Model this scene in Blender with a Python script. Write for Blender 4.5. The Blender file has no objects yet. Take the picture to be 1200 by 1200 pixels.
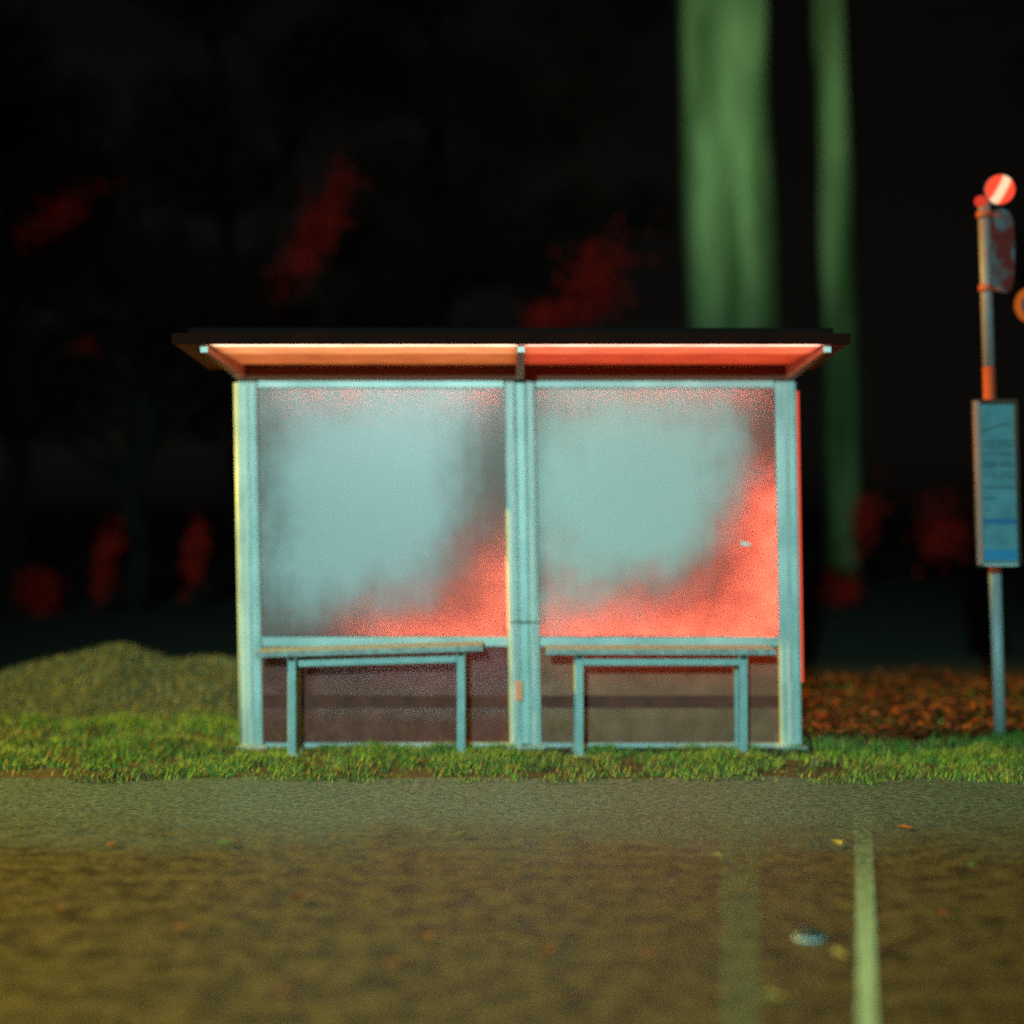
import bpy, bmesh, math, random
from mathutils import Vector, noise as mnoise
R = math.radians
random.seed(7)
sc = bpy.context.scene
col = sc.collection

# ---------------------------------------------------------------- camera
F = 2000.0                       # focal length in pixels of the 1200 px photograph
CAMH = 1.375
cam_d = bpy.data.cameras.new('camera'); cam = bpy.data.objects.new('camera', cam_d); col.objects.link(cam)
cam.location = (0, 0, CAMH); cam.rotation_euler = (R(90), 0, 0)
cam_d.sensor_width = 36; cam_d.lens = 60; cam_d.clip_end = 1000
cam_d.dof.use_dof = True; cam_d.dof.focus_distance = 8.1; cam_d.dof.aperture_fstop = 0.52
sc.camera = cam
sc.render.resolution_x = sc.render.resolution_y = 1024

# ---------------------------------------------------------------- night sky
w = bpy.data.worlds.new('World'); sc.world = w; w.use_nodes = True
nt = w.node_tree; bgn = nt.nodes['Background']
sky = nt.nodes.new('ShaderNodeTexSky'); sky.sky_type = 'NISHITA'; sky.sun_disc = False
sky.sun_elevation = R(3); sky.sun_rotation = R(150)
hs = nt.nodes.new('ShaderNodeHueSaturation'); hs.inputs['Saturation'].default_value = .05
nt.links.new(sky.outputs[0], hs.inputs['Color']); 
wm = nt.nodes.new('ShaderNodeMix'); wm.data_type = 'RGBA'; wm.blend_type = 'MULTIPLY'; wm.inputs[0].default_value = 1; wm.inputs[7].default_value = (1, .88, .74, 1)
nt.links.new(hs.outputs[0], wm.inputs[6]); nt.links.new(wm.outputs[2], bgn.inputs[0])
bgn.inputs[1].default_value = 0.0015
sun_d = bpy.data.lights.new('moonlight', 'SUN'); sun_d.energy = 0.008; sun_d.angle = R(3)
sun = bpy.data.objects.new('moonlight', sun_d); col.objects.link(sun)
sun.rotation_euler = (R(62), 0, R(-30)); sun_d.color = (1, .95, .85)

# exposure
vs = sc.view_settings
vs.view_transform = 'Standard'; vs.look = 'None'; vs.exposure = 0; vs.gamma = 1; vs.use_curve_mapping = False
sc.cycles.use_denoising = False; sc.cycles.use_adaptive_sampling = False; sc.cycles.use_light_tree = True
sc.cycles.max_bounces = 6; sc.cycles.sample_clamp_indirect = 2.0; sc.cycles.sample_clamp_direct = 12.0
sc.cycles.caustics_reflective = False; sc.cycles.caustics_refractive = False

def lamp(name, kind, loc, power, color, aim=None, cone=None, blend=.5, size=.2):
    d = bpy.data.lights.new(name, kind); d.energy = power; d.color = color; d.shadow_soft_size = size
    o = bpy.data.objects.new(name, d); col.objects.link(o); o.location = loc
    if aim is not None:
        o.rotation_euler = (Vector(aim) - Vector(loc)).to_track_quat('-Z', 'Y').to_euler()
    if cone: d.spot_size = R(cone); d.spot_blend = blend
    return o

# ---------------------------------------------------------------- helpers
def P(px, py, d):
    return Vector(((px - 600) * d / F, d, CAMH - (py - 600) * d / F))
def X(px, d=10.0): return (px - 600) * d / F
def Z(py, d=10.0): return CAMH - (py - 600) * d / F

def mat(name, base=(.5, .5, .5), rough=.6, metal=0.0, noise=0.0, nscale=20, base2=None, bump=0.0, bscale=60, spec=.5, emit=None, estr=0):
    m = bpy.data.materials.new(name); m.use_nodes = True
    n = m.node_tree; b = n.nodes['Principled BSDF']
    b.inputs['Base Color'].default_value = (*base, 1); b.inputs['Roughness'].default_value = rough
    b.inputs['Metallic'].default_value = metal; b.inputs['Specular IOR Level'].default_value = spec
    if base2 is not None:
        tc = n.nodes.new('ShaderNodeTexCoord'); tx = n.nodes.new('ShaderNodeTexNoise')
        tx.inputs['Scale'].default_value = nscale; tx.inputs['Detail'].default_value = 6
        n.links.new(tc.outputs['Object'], tx.inputs['Vector'])
        rp = n.nodes.new('ShaderNodeValToRGB'); rp.color_ramp.elements[0].position = .35; rp.color_ramp.elements[1].position = .65
        rp.color_ramp.elements[0].color = (*base, 1); rp.color_ramp.elements[1].color = (*base2, 1)
        n.links.new(tx.outputs['Fac'], rp.inputs[0]); n.links.new(rp.outputs[0], b.inputs['Base Color'])
    if bump:
        tc = n.nodes.new('ShaderNodeTexCoord'); tx = n.nodes.new('ShaderNodeTexNoise')
        tx.inputs['Scale'].default_value = bscale; tx.inputs['Detail'].default_value = 8
        bp = n.nodes.new('ShaderNodeBump'); bp.inputs['Strength'].default_value = bump; bp.inputs['Distance'].default_value = .02
        n.links.new(tc.outputs['Object'], tx.inputs['Vector'])
        n.links.new(tx.outputs['Fac'], bp.inputs['Height']); n.links.new(bp.outputs[0], b.inputs['Normal'])
    if emit:
        b.inputs['Emission Color'].default_value = (*emit, 1); b.inputs['Emission Strength'].default_value = estr
    return m

def empty(name, loc=(0, 0, 0), label=None, cat=None, group=None):
    o = bpy.data.objects.new(name, None); col.objects.link(o); o.location = loc; o.empty_display_size = .1
    tag(o, label, cat, group); return o
def tag(o, label=None, cat=None, group=None, kind=None):
    if label: o['label'] = label
    if cat: o['category'] = cat
    if group: o['group'] = group
    if kind: o['kind'] = kind
    return o

class MB:
    def __init__(s): s.bm = bmesh.new()
    def box(s, x0, x1, y0, y1, z0, z1, bev=0.0, f=None):
        b = bmesh.new(); vs = [b.verts.new((x, y, z)) for x in (x0, x1) for y in (y0, y1) for z in (z0, z1)]
        for q in ((0, 1, 3, 2), (4, 6, 7, 5), (0, 4, 5, 1), (2, 3, 7, 6), (0, 2, 6, 4), (1, 5, 7, 3)):
            b.faces.new([vs[i] for i in q])
        if bev: bmesh.ops.bevel(b, geom=b.edges[:], offset=bev, segments=2, affect='EDGES', profile=.6)
        s.merge(b, f); return s
    def hexa(s, pts, bev=0.0):           # 8 points in the order of box()
        b = bmesh.new(); vs = [b.verts.new(p) for p in pts]
        for q in ((0, 1, 3, 2), (4, 6, 7, 5), (0, 4, 5, 1), (2, 3, 7, 6), (0, 2, 6, 4), (1, 5, 7, 3)):
            b.faces.new([vs[i] for i in q])
        if bev: bmesh.ops.bevel(b, geom=b.edges[:], offset=bev, segments=2, affect='EDGES')
        s.merge(b); return s
    def merge(s, b, f=None):
        if f:
            for v in b.verts: v.co = f(v.co)
        bmesh.ops.recalc_face_normals(b, faces=b.faces[:])
        me = bpy.data.meshes.new('t'); b.to_mesh(me); b.free(); s.bm.from_mesh(me); bpy.data.meshes.remove(me)
    def tube(s, pts, rad, n=14, cap=True):
        if not isinstance(rad, (list, tuple)): rad = [rad] * len(pts)
        pts = [Vector(p) for p in pts]; rings = []
        for i, p in enumerate(pts):
            t = (pts[min(i + 1, len(pts) - 1)] - pts[max(i - 1, 0)]).normalized()
            a = t.cross(Vector((0, 1, 0)) if abs(t.y) < .9 else Vector((1, 0, 0))).normalized(); c = t.cross(a)
            rings.append([s.bm.verts.new(p + (a * math.cos(2 * math.pi * k / n) + c * math.sin(2 * math.pi * k / n)) * rad[i]) for k in range(n)])
        for r0, r1 in zip(rings, rings[1:]):
            for k in range(n): s.bm.faces.new((r0[k], r0[(k + 1) % n], r1[(k + 1) % n], r1[k])).smooth = True
        if cap: s.bm.faces.new(rings[0][::-1]); s.bm.faces.new(rings[-1])
        return s
    def ball(s, c, r, n=20, sx=1, sy=1, sz=1):
        b = bmesh.new(); bmesh.ops.create_uvsphere(b, u_segments=n, v_segments=n // 2 + 2, radius=r)
        for v in b.verts: v.co = Vector((v.co.x * sx + c[0], v.co.y * sy + c[1], v.co.z * sz + c[2]))
        for f in b.faces: f.smooth = True
        s.merge(b); return s
    def build(s, name, m, parent=None, f=None):
        if f:
            for v in s.bm.verts: v.co = f(v.co)
        me = bpy.data.meshes.new(name); s.bm.to_mesh(me); s.bm.free()
        o = bpy.data.objects.new(name, me); col.objects.link(o); me.materials.append(m)
        if parent: o.parent = parent
        return o

def pymesh(name, verts, faces, mats, idx=None, parent=None):
    me = bpy.data.meshes.new(name); me.from_pydata(verts, [], faces)
    for m in (mats if isinstance(mats, (list, tuple)) else [mats]): me.materials.append(m)
    if idx: me.polygons.foreach_set('material_index', idx)
    o = bpy.data.objects.new(name, me); col.objects.link(o)
    if parent: o.parent = parent
    return o

# ---------------------------------------------------------------- materials
M_post = mat('painted_post', (.34, .43, .42), .38, .0, base2=(.56, .64, .62), nscale=3.5, bump=.05, bscale=40)
M_rail = mat('painted_rail', (.48, .52, .51), .4, base2=(.40, .43, .42), nscale=9)
M_dark = mat('dark_brown_paint', (.06, .03, .022), .55, base2=(.09, .045, .03), nscale=6, spec=.08)
M_fascia = mat('brown_fascia', (.016, .003, .0015), .7, base2=(.028, .004, .002), nscale=4, spec=.04)
M_arm = mat('arm_orange_lit', (.62, .17, .08), .55, base2=(.5, .2, .12), nscale=8)  # orange of the ceiling light put into the arm colour
M_soffit = bpy.data.materials.new('translucent_ceiling'); M_soffit.use_nodes = True
_n = M_soffit.node_tree; _n.nodes.remove(_n.nodes['Principled BSDF'])
_t = _n.nodes.new('ShaderNodeBsdfTranslucent'); _d = _n.nodes.new('ShaderNodeBsdfDiffuse'); _x = _n.nodes.new('ShaderNodeMixShader')
_tx = _n.nodes.new('ShaderNodeTexNoise'); _tx.inputs['Scale'].default_value = 4; _tx.inputs['Detail'].default_value = 5
_tc = _n.nodes.new('ShaderNodeTexCoord'); _n.links.new(_tc.outputs['Object'], _tx.inputs['Vector'])
_r = _n.nodes.new('ShaderNodeValToRGB'); _r.color_ramp.elements[0].position = .35; _r.color_ramp.elements[1].position = .65
_r.color_ramp.elements[0].color = (.6, .5, .44, 1); _r.color_ramp.elements[1].color = (.8, .74, .68, 1)
_n.links.new(_tx.outputs['Fac'], _r.inputs[0]); _n.links.new(_r.outputs[0], _t.inputs[0]); _d.inputs[0].default_value = (.3, .24, .2, 1)
_x.inputs[0].default_value = .7; _n.links.new(_d.outputs[0], _x.inputs[1]); _n.links.new(_t.outputs[0], _x.inputs[2])
_n.links.new(_x.outputs[0], _n.nodes['Material Output'].inputs[0])
M_white = mat('white_cap', (.8, .8, .78), .5)
M_seat = mat('seat_slats', (.33, .36, .35), .5, base2=(.22, .2, .19), nscale=30)
M_bleg = mat('bench_frame_paint', (.26, .36, .36), .45, base2=(.34, .44, .43), nscale=14)
M_housing = mat('lamp_housing', (.05, .05, .05), .5)
M_pole = mat('galvanised_pole', (.30, .33, .34), .42, .0, base2=(.36, .38, .38), nscale=12)
M_red_paint = mat('red_painted_collar', (.5, .07, .03), .5)
M_orange_refl = mat('orange_reflector', (.9, .28, .12), .35)
M_paper = mat('timetable_paper', (.11, .25, .30), .6, base2=(.07, .17, .21), nscale=9)
M_ink = mat('ink', (.02, .03, .04), .6)
M_blue = mat('blue_print', (.01, .12, .30), .5)
M_sticker = mat('pale_sticker', (.85, .75, .7), .5)

def emis(name, c, s):
    m = bpy.data.materials.new(name); m.use_nodes = True; n = m.node_tree
    n.nodes.remove(n.nodes['Principled BSDF']); e = n.nodes.new('ShaderNodeEmission')
    e.inputs[0].default_value = (*c, 1); e.inputs[1].default_value = s
    n.links.new(e.outputs[0], n.nodes['Material Output'].inputs[0]); return m
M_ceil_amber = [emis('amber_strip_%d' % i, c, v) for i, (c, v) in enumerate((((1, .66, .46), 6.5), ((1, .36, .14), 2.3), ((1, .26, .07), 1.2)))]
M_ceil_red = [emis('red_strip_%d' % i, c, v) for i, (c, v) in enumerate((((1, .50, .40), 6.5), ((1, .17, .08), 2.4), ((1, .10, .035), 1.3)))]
M_edge_glow = emis('red_edge_glow', (1, .10, .05), 1.0)
M_tube_back = emis('deep_red_strip', (1, .135, .07), 38)

# ---------------------------------------------------------------- ground, road, shoulder
def ground_mat(name, a, b, c, s1, s2, rough, bump, bscale, spec=.5, rough2=None, stretch=1.0, zst=1.0):
    m = bpy.data.materials.new(name); m.use_nodes = True; n = m.node_tree; p = n.nodes['Principled BSDF']
    tc = n.nodes.new('ShaderNodeTexCoord')
    mp = n.nodes.new('ShaderNodeMapping'); mp.inputs['Scale'].default_value = (1, stretch, zst)
    n.links.new(tc.outputs['Object'], mp.inputs[0])
    def nz(s, d=8):
        t = n.nodes.new('ShaderNodeTexNoise'); t.inputs['Scale'].default_value = s; t.inputs['Detail'].default_value = d
        t.inputs['Roughness'].default_value = .65; n.links.new(mp.outputs[0], t.inputs['Vector']); return t
    t1, t2 = nz(s1), nz(s2)
    r1 = n.nodes.new('ShaderNodeValToRGB'); e = r1.color_ramp.elements
    e[0].position = .38; e[0].color = (*a, 1); e[1].position = .62; e[1].color = (*b, 1)
    n.links.new(t1.outputs['Fac'], r1.inputs[0])
    r2 = n.nodes.new('ShaderNodeValToRGB'); e = r2.color_ramp.elements
    e[0].position = .55; e[0].color = (0, 0, 0, 1); e[1].position = .75; e[1].color = (1, 1, 1, 1)
    n.links.new(t2.outputs['Fac'], r2.inputs[0])
    mx = n.nodes.new('ShaderNodeMix'); mx.data_type = 'RGBA'; mx.inputs[7].default_value = (*c, 1)
    n.links.new(r2.outputs[0], mx.inputs[0]); n.links.new(r1.outputs[0], mx.inputs[6]); n.links.new(mx.outputs[2], p.inputs['Base Color'])
    t3 = nz(bscale, 10); bp = n.nodes.new('ShaderNodeBump'); bp.inputs['Strength'].default_value = bump; bp.inputs['Distance'].default_value = .02
    n.links.new(t3.outputs['Fac'], bp.inputs['Height']); n.links.new(bp.outputs[0], p.inputs['Normal'])
    p.inputs['Roughness'].default_value = rough; p.inputs['Specular IOR Level'].default_value = spec
    if rough2 is not None:
        mr = n.nodes.new('ShaderNodeMapRange'); mr.inputs['From Min'].default_value = .35; mr.inputs['From Max'].default_value = .65
        mr.inputs['To Min'].default_value = rough; mr.inputs['To Max'].default_value = rough2
        n.links.new(t1.outputs['Fac'], mr.inputs[0]); n.links.new(mr.outputs[0], p.inputs['Roughness'])
    return m
M_road = ground_mat('damp_muddy_asphalt', (.028, .023, .011), (.125, .10, .042), (.26, .2, .08), 9, 26, .4, .7, 40, rough2=.55, spec=.35)
M_soil = ground_mat('dark_soil', (.035, .026, .014), (.07, .05, .026), (.05, .04, .02), 3, 12, .9, .5, 30)

def gravel_margin(m):
    n = m.node_tree; p = n.nodes['Principled BSDF']; L = n.links.new
    src = p.inputs['Base Color'].links[0].from_socket
    tc = n.nodes.new('ShaderNodeTexCoord'); sp = n.nodes.new('ShaderNodeSeparateXYZ'); L(tc.outputs['Object'], sp.inputs[0])
    t = n.nodes.new('ShaderNodeTexNoise'); t.inputs['Scale'].default_value = 1.6; t.inputs['Detail'].default_value = 9; t.inputs['Roughness'].default_value = .7
    L(tc.outputs['Object'], t.inputs['Vector'])
    k = n.nodes.new('ShaderNodeMath'); k.operation = 'MULTIPLY_ADD'; k.inputs[1].default_value = 2.2; L(t.outputs['Fac'], k.inputs[0]); L(sp.outputs[1], k.inputs[2])
    mr = n.nodes.new('ShaderNodeMapRange'); mr.interpolation_type = 'SMOOTHSTEP'; mr.inputs['From Min'].default_value = 7.6; mr.inputs['From Max'].default_value = 9.1; L(k.outputs[0], mr.inputs[0])
    t2 = n.nodes.new('ShaderNodeTexNoise'); t2.inputs['Scale'].default_value = 30; t2.inputs['Detail'].default_value = 6; L(tc.outputs['Object'], t2.inputs['Vector'])
    r = n.nodes.new('ShaderNodeValToRGB'); e = r.color_ramp.elements; e[0].position = .35; e[0].color = (.05, .085, .09, 1); e[1].position = .65; e[1].color = (.14, .20, .20, 1); L(t2.outputs['Fac'], r.inputs[0])
    mx = n.nodes.new('ShaderNodeMix'); mx.data_type = 'RGBA'; L(mr.outputs[0], mx.inputs[0]); L(src, mx.inputs[6]); L(r.outputs[0], mx.inputs[7]); L(mx.outputs[2], p.inputs['Base Color'])
gravel_margin(M_road)

def sheet(name, m, x0, x1, ya, yb, z, nx=160, amp=0.0, seed=0, ny=1, amp_a=None):
    vs, fs = [], []
    amp_a = amp if amp_a is None else amp_a
    for i in range(nx + 1):
        x = x0 + (x1 - x0) * i / nx
        a = ya + amp_a * mnoise.fractal(Vector((x * 1.3, seed + 9, 0)), 1, 2, 4)
        b = yb + amp * mnoise.fractal(Vector((x * 1.3, seed, 0)), 1, 2, 4)
        vs += [(x, a, z), (x, b, z)]
    for i in range(nx): fs.append((2 * i, 2 * i + 2, 2 * i + 3, 2 * i + 1))
    o = pymesh(name, vs, fs, m); o['kind'] = 'structure'; return o
sheet('ground', M_soil, -300, 300, -60, 600, 0, nx=4)
sheet('road', M_road, -60, 60, -40, 8.78, .006, nx=900, amp=.14, seed=2, amp_a=0)

def streak_mat(name, c, lo, hi, peak):
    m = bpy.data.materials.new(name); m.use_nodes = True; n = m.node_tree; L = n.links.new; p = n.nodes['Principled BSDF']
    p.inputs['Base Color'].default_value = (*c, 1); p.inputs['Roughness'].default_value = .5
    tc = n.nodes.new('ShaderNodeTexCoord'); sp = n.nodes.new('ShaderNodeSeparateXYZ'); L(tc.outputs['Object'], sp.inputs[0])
    mr = n.nodes.new('ShaderNodeMapRange'); mr.interpolation_type = 'SMOOTHSTEP'   # the painted light streak fades towards the verge
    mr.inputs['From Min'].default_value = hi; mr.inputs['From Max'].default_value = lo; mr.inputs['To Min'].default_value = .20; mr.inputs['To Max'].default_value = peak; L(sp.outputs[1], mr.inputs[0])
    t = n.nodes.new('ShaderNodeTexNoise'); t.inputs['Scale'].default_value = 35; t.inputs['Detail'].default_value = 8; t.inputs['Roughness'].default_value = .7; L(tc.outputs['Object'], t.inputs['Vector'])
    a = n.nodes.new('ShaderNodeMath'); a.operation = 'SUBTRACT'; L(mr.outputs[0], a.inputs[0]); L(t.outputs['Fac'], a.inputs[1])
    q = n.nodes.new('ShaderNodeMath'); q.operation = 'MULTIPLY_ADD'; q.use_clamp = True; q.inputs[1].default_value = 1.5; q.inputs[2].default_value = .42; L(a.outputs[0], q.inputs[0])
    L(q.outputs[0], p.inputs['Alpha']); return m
def light_streak(name, px0, px1, wd, m):  # pale light streaks laid on the road as coloured strips
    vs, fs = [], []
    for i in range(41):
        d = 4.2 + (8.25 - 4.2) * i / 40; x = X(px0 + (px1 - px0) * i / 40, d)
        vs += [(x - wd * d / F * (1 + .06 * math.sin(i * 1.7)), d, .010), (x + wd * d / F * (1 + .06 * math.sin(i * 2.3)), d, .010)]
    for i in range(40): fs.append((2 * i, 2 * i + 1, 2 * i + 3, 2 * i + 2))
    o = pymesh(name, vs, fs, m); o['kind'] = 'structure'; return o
light_streak('road_streak', 1017, 1010, 11, streak_mat('pale_light_streak', (.46, .74, .60), 4.8, 8.0, .74))
light_streak('road_streak', 866, 868, 23, streak_mat('faint_light_streak', (.20, .30, .20), 3.5, 10, .40))

# ---------------------------------------------------------------- bus shelter
SH = empty('bus_shelter', (0, 10, 0), 'pale teal two-bay bus shelter with frosted red-glowing panes and brown flat roof', 'bus shelter')
YB = 10.0
def lean(v):                      # the old frame leans a little to the left
    return Vector((v.x - .017 * (v.z - CAMH), v.y - YB, v.z))
def sh(mb, name, m, parent=SH): return mb.build(name, m, parent, lean)

ZT, ZM, ZB = Z(449), Z(751), Z(870)
def post(x0, x1, y0=YB - .05, y1=YB + .05):
    return MB().box(X(x0), X(x1), y0, y1, 0.0, Z(447), .018)
# left, centre pair, right posts (channel sections with raised flanges)
for (a, b) in ((281, 305), (593, 607), (617, 630), (909, 934)):
    p = sh(post(a, b), 'post', M_post)
    c = (a + b) / 2
    sh(MB().box(X(c - 2.2), X(c + 2.2), YB - .062, YB - .049, .02, Z(452), .003), 'cover_strip', M_rail, p)
    sh(MB().box(X(a - 5), X(b + 5), YB - .1, YB + .1, 0.0, .012, .002), 'base_plate', M_rail, p)
for (px, m) in ((282, M_post), (930, M_post)):
    sh(MB().tube([(X(px), YB - .012, .0), (X(px), YB - .012, Z(449))], .027, 16), 'corner_tube', m)
sh(MB().tube([(X(937.5), YB + .03, Z(800)), (X(937.5), YB + .03, Z(458))], .009, 8), 'edge_glow', M_edge_glow)  # glowing strip stands in for red light on the post edge
web = sh(MB().box(X(607) + .001, X(617) - .001, YB - .028, YB + .03, .02, Z(449), .002), 'centre_web', M_post)
sh(MB().box(X(600.5), X(609), YB - .071, YB - .058, Z(820), Z(797), .003), 'reflector', M_orange_refl, web)
sh(MB().box(X(596), X(628), YB - .066, YB - .0635, Z(729), Z(727.5)), 'joint', M_dark, web)

for (a, b) in ((305, 593), (630, 909)):
    a_, b_ = X(a) + .001, X(b) - .001
    sh(MB().box(a_, b_, YB - .03, YB + .03, Z(455), Z(446.5), .004), 'top_rail', M_post)
    sh(MB().box(a_, b_, YB - .035, YB + .03, Z(757), Z(746), .004), 'middle_rail', M_post)
    sh(MB().box(a_, b_, YB - .03, YB + .03, Z(876), Z(870), .004), 'bottom_rail', M_rail)
    sh(MB().box(a_, b_, YB - .016, YB - .004, Z(829), Z(815), .003), 'kick_rail', mat('dull_red_brown_rail', (.20, .055, .04), .7, spec=.1, base2=(.13, .04, .03), nscale=9))
sh(MB().box(X(284), X(932), YB - .04, YB + .045, Z(446), Z(431), .004), 'header_beam', mat('header_red_brown', (.16, .05, .03), .6, spec=.1))

# panes
def pane_mat(name, cx, cz, rx, rz, seed, cutx, cutz, tint):
    """condensation (a diffuse whitish film with a shape of its own) on frosted translucent glass"""
    m = bpy.data.materials.new(name); m.use_nodes = True; n = m.node_tree; L = n.links.new
    n.nodes.remove(n.nodes['Principled BSDF'])
    tc = n.nodes.new('ShaderNodeTexCoord'); sp = n.nodes.new('ShaderNodeSeparateXYZ'); L(tc.outputs['Object'], sp.inputs[0])
    def mth(op, a, b=None, c=None):
        k = n.nodes.new('ShaderNodeMath'); k.operation = op
        for i, v in enumerate((a, b, c)):
            if v is None: continue
            if isinstance(v, (int, float)): k.inputs[i].default_value = v
            else: L(v, k.inputs[i])
        return k.outputs[0]
    def nz(scale, d, off, stretch=(1, 1, 1)):
        mp = n.nodes.new('ShaderNodeMapping'); mp.inputs['Location'].default_value = (off, off * .7, off * .3); mp.inputs['Scale'].default_value = stretch
        L(tc.outputs['Object'], mp.inputs[0])
        t = n.nodes.new('ShaderNodeTexNoise'); t.inputs['Scale'].default_value = scale; t.inputs['Detail'].default_value = d; t.inputs['Roughness'].default_value = .6
        L(mp.outputs[0], t.inputs['Vector']); return t.outputs['Fac']
    big = nz(2.2, 3, seed); mid = nz(6, 6, seed + 3); streak = nz(5, 5, seed + 8, (3.2, 1, .35))
    # superellipse distance
    dx = mth('ABSOLUTE', mth('DIVIDE', mth('SUBTRACT', sp.outputs[0], cx), rx))
    dz = mth('ABSOLUTE', mth('DIVIDE', mth('SUBTRACT', sp.outputs[2], cz), rz))
    d = mth('POWER', mth('ADD', mth('POWER', dx, 3.0), mth('POWER', dz, 3.0)), .3333)
    # the film thins towards the lower right
    cut = mth('MAXIMUM', 0, mth('ADD', mth('MULTIPLY', mth('SUBTRACT', sp.outputs[0], cx), cutx), mth('MULTIPLY', mth('SUBTRACT', cz, sp.outputs[2]), cutz)))
    d = mth('ADD', d, cut)
    d = mth('ADD', d, mth('MULTIPLY', mth('SUBTRACT', big, .5), .75))
    d = mth('ADD', d, mth('MULTIPLY', mth('SUBTRACT', mid, .5), .32))
    d = mth('ADD', d, mth('MULTIPLY', mth('SUBTRACT', streak, .5), .25))
    mr = n.nodes.new('ShaderNodeMapRange'); mr.interpolation_type = 'SMOOTHERSTEP'
    mr.inputs['From Min'].default_value = 1.5; mr.inputs['From Max'].default_value = .38
    L(d, mr.inputs[0]); fog = mr.outputs[0]
    df = n.nodes.new('ShaderNodeBsdfDiffuse'); df.inputs[0].default_value = (*tint, 1)
    tr = n.nodes.new('ShaderNodeBsdfTranslucent'); tr.inputs[0].default_value = (.62, .56, .54, 1)
    rr = n.nodes.new('ShaderNodeValToRGB'); rr.color_ramp.elements[0].position = .3; rr.color_ramp.elements[1].position = .7
    rr.color_ramp.elements[0].color = (.40, .34, .33, 1); rr.color_ramp.elements[1].color = (.78, .72, .7, 1)
    L(mid, rr.inputs[0]); L(rr.outputs[0], tr.inputs[0])
    # bare frosted glass: little light thrown back, much let through
    bare = n.nodes.new('ShaderNodeBsdfDiffuse'); bare.inputs[0].default_value = (.34, .19, .17, 1)
    ad = n.nodes.new('ShaderNodeMixShader'); ad.inputs[0].default_value = .72; L(bare.outputs[0], ad.inputs[1]); L(tr.outputs[0], ad.inputs[2])
    fg = n.nodes.new('ShaderNodeMixShader'); fg.inputs[0].default_value = .25; L(df.outputs[0], fg.inputs[1]); L(tr.outputs[0], fg.inputs[2])
    mx = n.nodes.new('ShaderNodeMixShader'); L(fog, mx.inputs[0]); L(ad.outputs[0], mx.inputs[1]); L(fg.outputs[0], mx.inputs[2])
    gl = n.nodes.new('ShaderNodeBsdfGlossy'); gl.inputs['Roughness'].default_value = .3
    m2 = n.nodes.new('ShaderNodeMixShader'); m2.inputs[0].default_value = .012; L(mx.outputs[0], m2.inputs[1]); L(gl.outputs[0], m2.inputs[2])
    L(m2.outputs[0], n.nodes['Material Output'].inputs[0]); return m

def low_glass(name, film):
    m = bpy.data.materials.new(name); m.use_nodes = True; n = m.node_tree; L = n.links.new
    n.nodes.remove(n.nodes['Principled BSDF'])
    t = n.nodes.new('ShaderNodeBsdfTransparent'); t.inputs[0].default_value = (.75, .7, .66, 1)
    d = n.nodes.new('ShaderNodeBsdfDiffuse'); tl = n.nodes.new('ShaderNodeBsdfTranslucent')
    tc = n.nodes.new('ShaderNodeTexCoord'); tx = n.nodes.new('ShaderNodeTexNoise'); tx.inputs['Scale'].default_value = 7; tx.inputs['Detail'].default_value = 8
    L(tc.outputs['Object'], tx.inputs['Vector'])
    r = n.nodes.new('ShaderNodeValToRGB'); r.color_ramp.elements[0].position = .3; r.color_ramp.elements[1].position = .7
    r.color_ramp.elements[0].color = (*[c * .75 for c in film], 1); r.color_ramp.elements[1].color = (*[c * 1.25 for c in film], 1)
    L(tx.outputs['Fac'], r.inputs[0]); L(r.outputs[0], d.inputs[0]); L(r.outputs[0], tl.inputs[0])
    a = n.nodes.new('ShaderNodeMixShader'); a.inputs[0].default_value = .14; L(d.outputs[0], a.inputs[1]); L(tl.outputs[0], a.inputs[2])
    b = n.nodes.new('ShaderNodeMixShader'); b.inputs[0].default_value = .78; L(t.outputs[0], b.inputs[1]); L(a.outputs[0], b.inputs[2])
    g = n.nodes.new('ShaderNodeBsdfGlossy'); g.inputs['Roughness'].default_value = .12
    c = n.nodes.new('ShaderNodeMixShader'); c.inputs[0].default_value = .04; L(b.outputs[0], c.inputs[1]); L(g.outputs[0], c.inputs[2])
    L(c.outputs[0], n.nodes['Material Output'].inputs[0]); return m

def pane(px0, px1, py0, py1, name, m, label):
    cx, cz = (X(px0) + X(px1)) / 2, (Z(py0) + Z(py1)) / 2
    hx, hz = abs(X(px1) - X(px0)) / 2 - .001, abs(Z(py0) - Z(py1)) / 2 - .001
    o = MB().box(-hx, hx, -.0004, .0004, -hz, hz).build(name, m, SH, lambda v: Vector((v.x - .017 * v.z, v.y, v.z)))
    # a single sheet carries the frosting
    o.location = (cx - .017 * (cz - CAMH), 0, cz); o['label'] = label
    return o
def single(o):                    # one face only, so that the film scatters once
    me = o.data; b = bmesh.new(); b.from_mesh(me)
    kill = [f for f in b.faces if abs(f.normal.y) < .9 or f.normal.y > 0]
    bmesh.ops.delete(b, geom=kill, context='FACES'); b.to_mesh(me); b.free()
pl = pane(305, 593, 455, 746, 'upper_pane', pane_mat('fogged_glass_a', -.05, .04, .70, .84, 6.3, .48, .44, (.60, .64, .68)), 'frosted pane with pale blue mist, red at lower right corner')
pr = pane(630, 909, 455, 746, 'upper_pane', pane_mat('fogged_glass_b', -.07, .10, .74, .80, 11.0, .62, .50, (.62, .75, .73)), 'frosted pane with pale mist above and red glow along the bottom')
ql = pane(305, 593, 757, 870, 'lower_pane', low_glass('dim_glass_a', (.27, .075, .075)), 'dull purplish glass below the seat')
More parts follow.
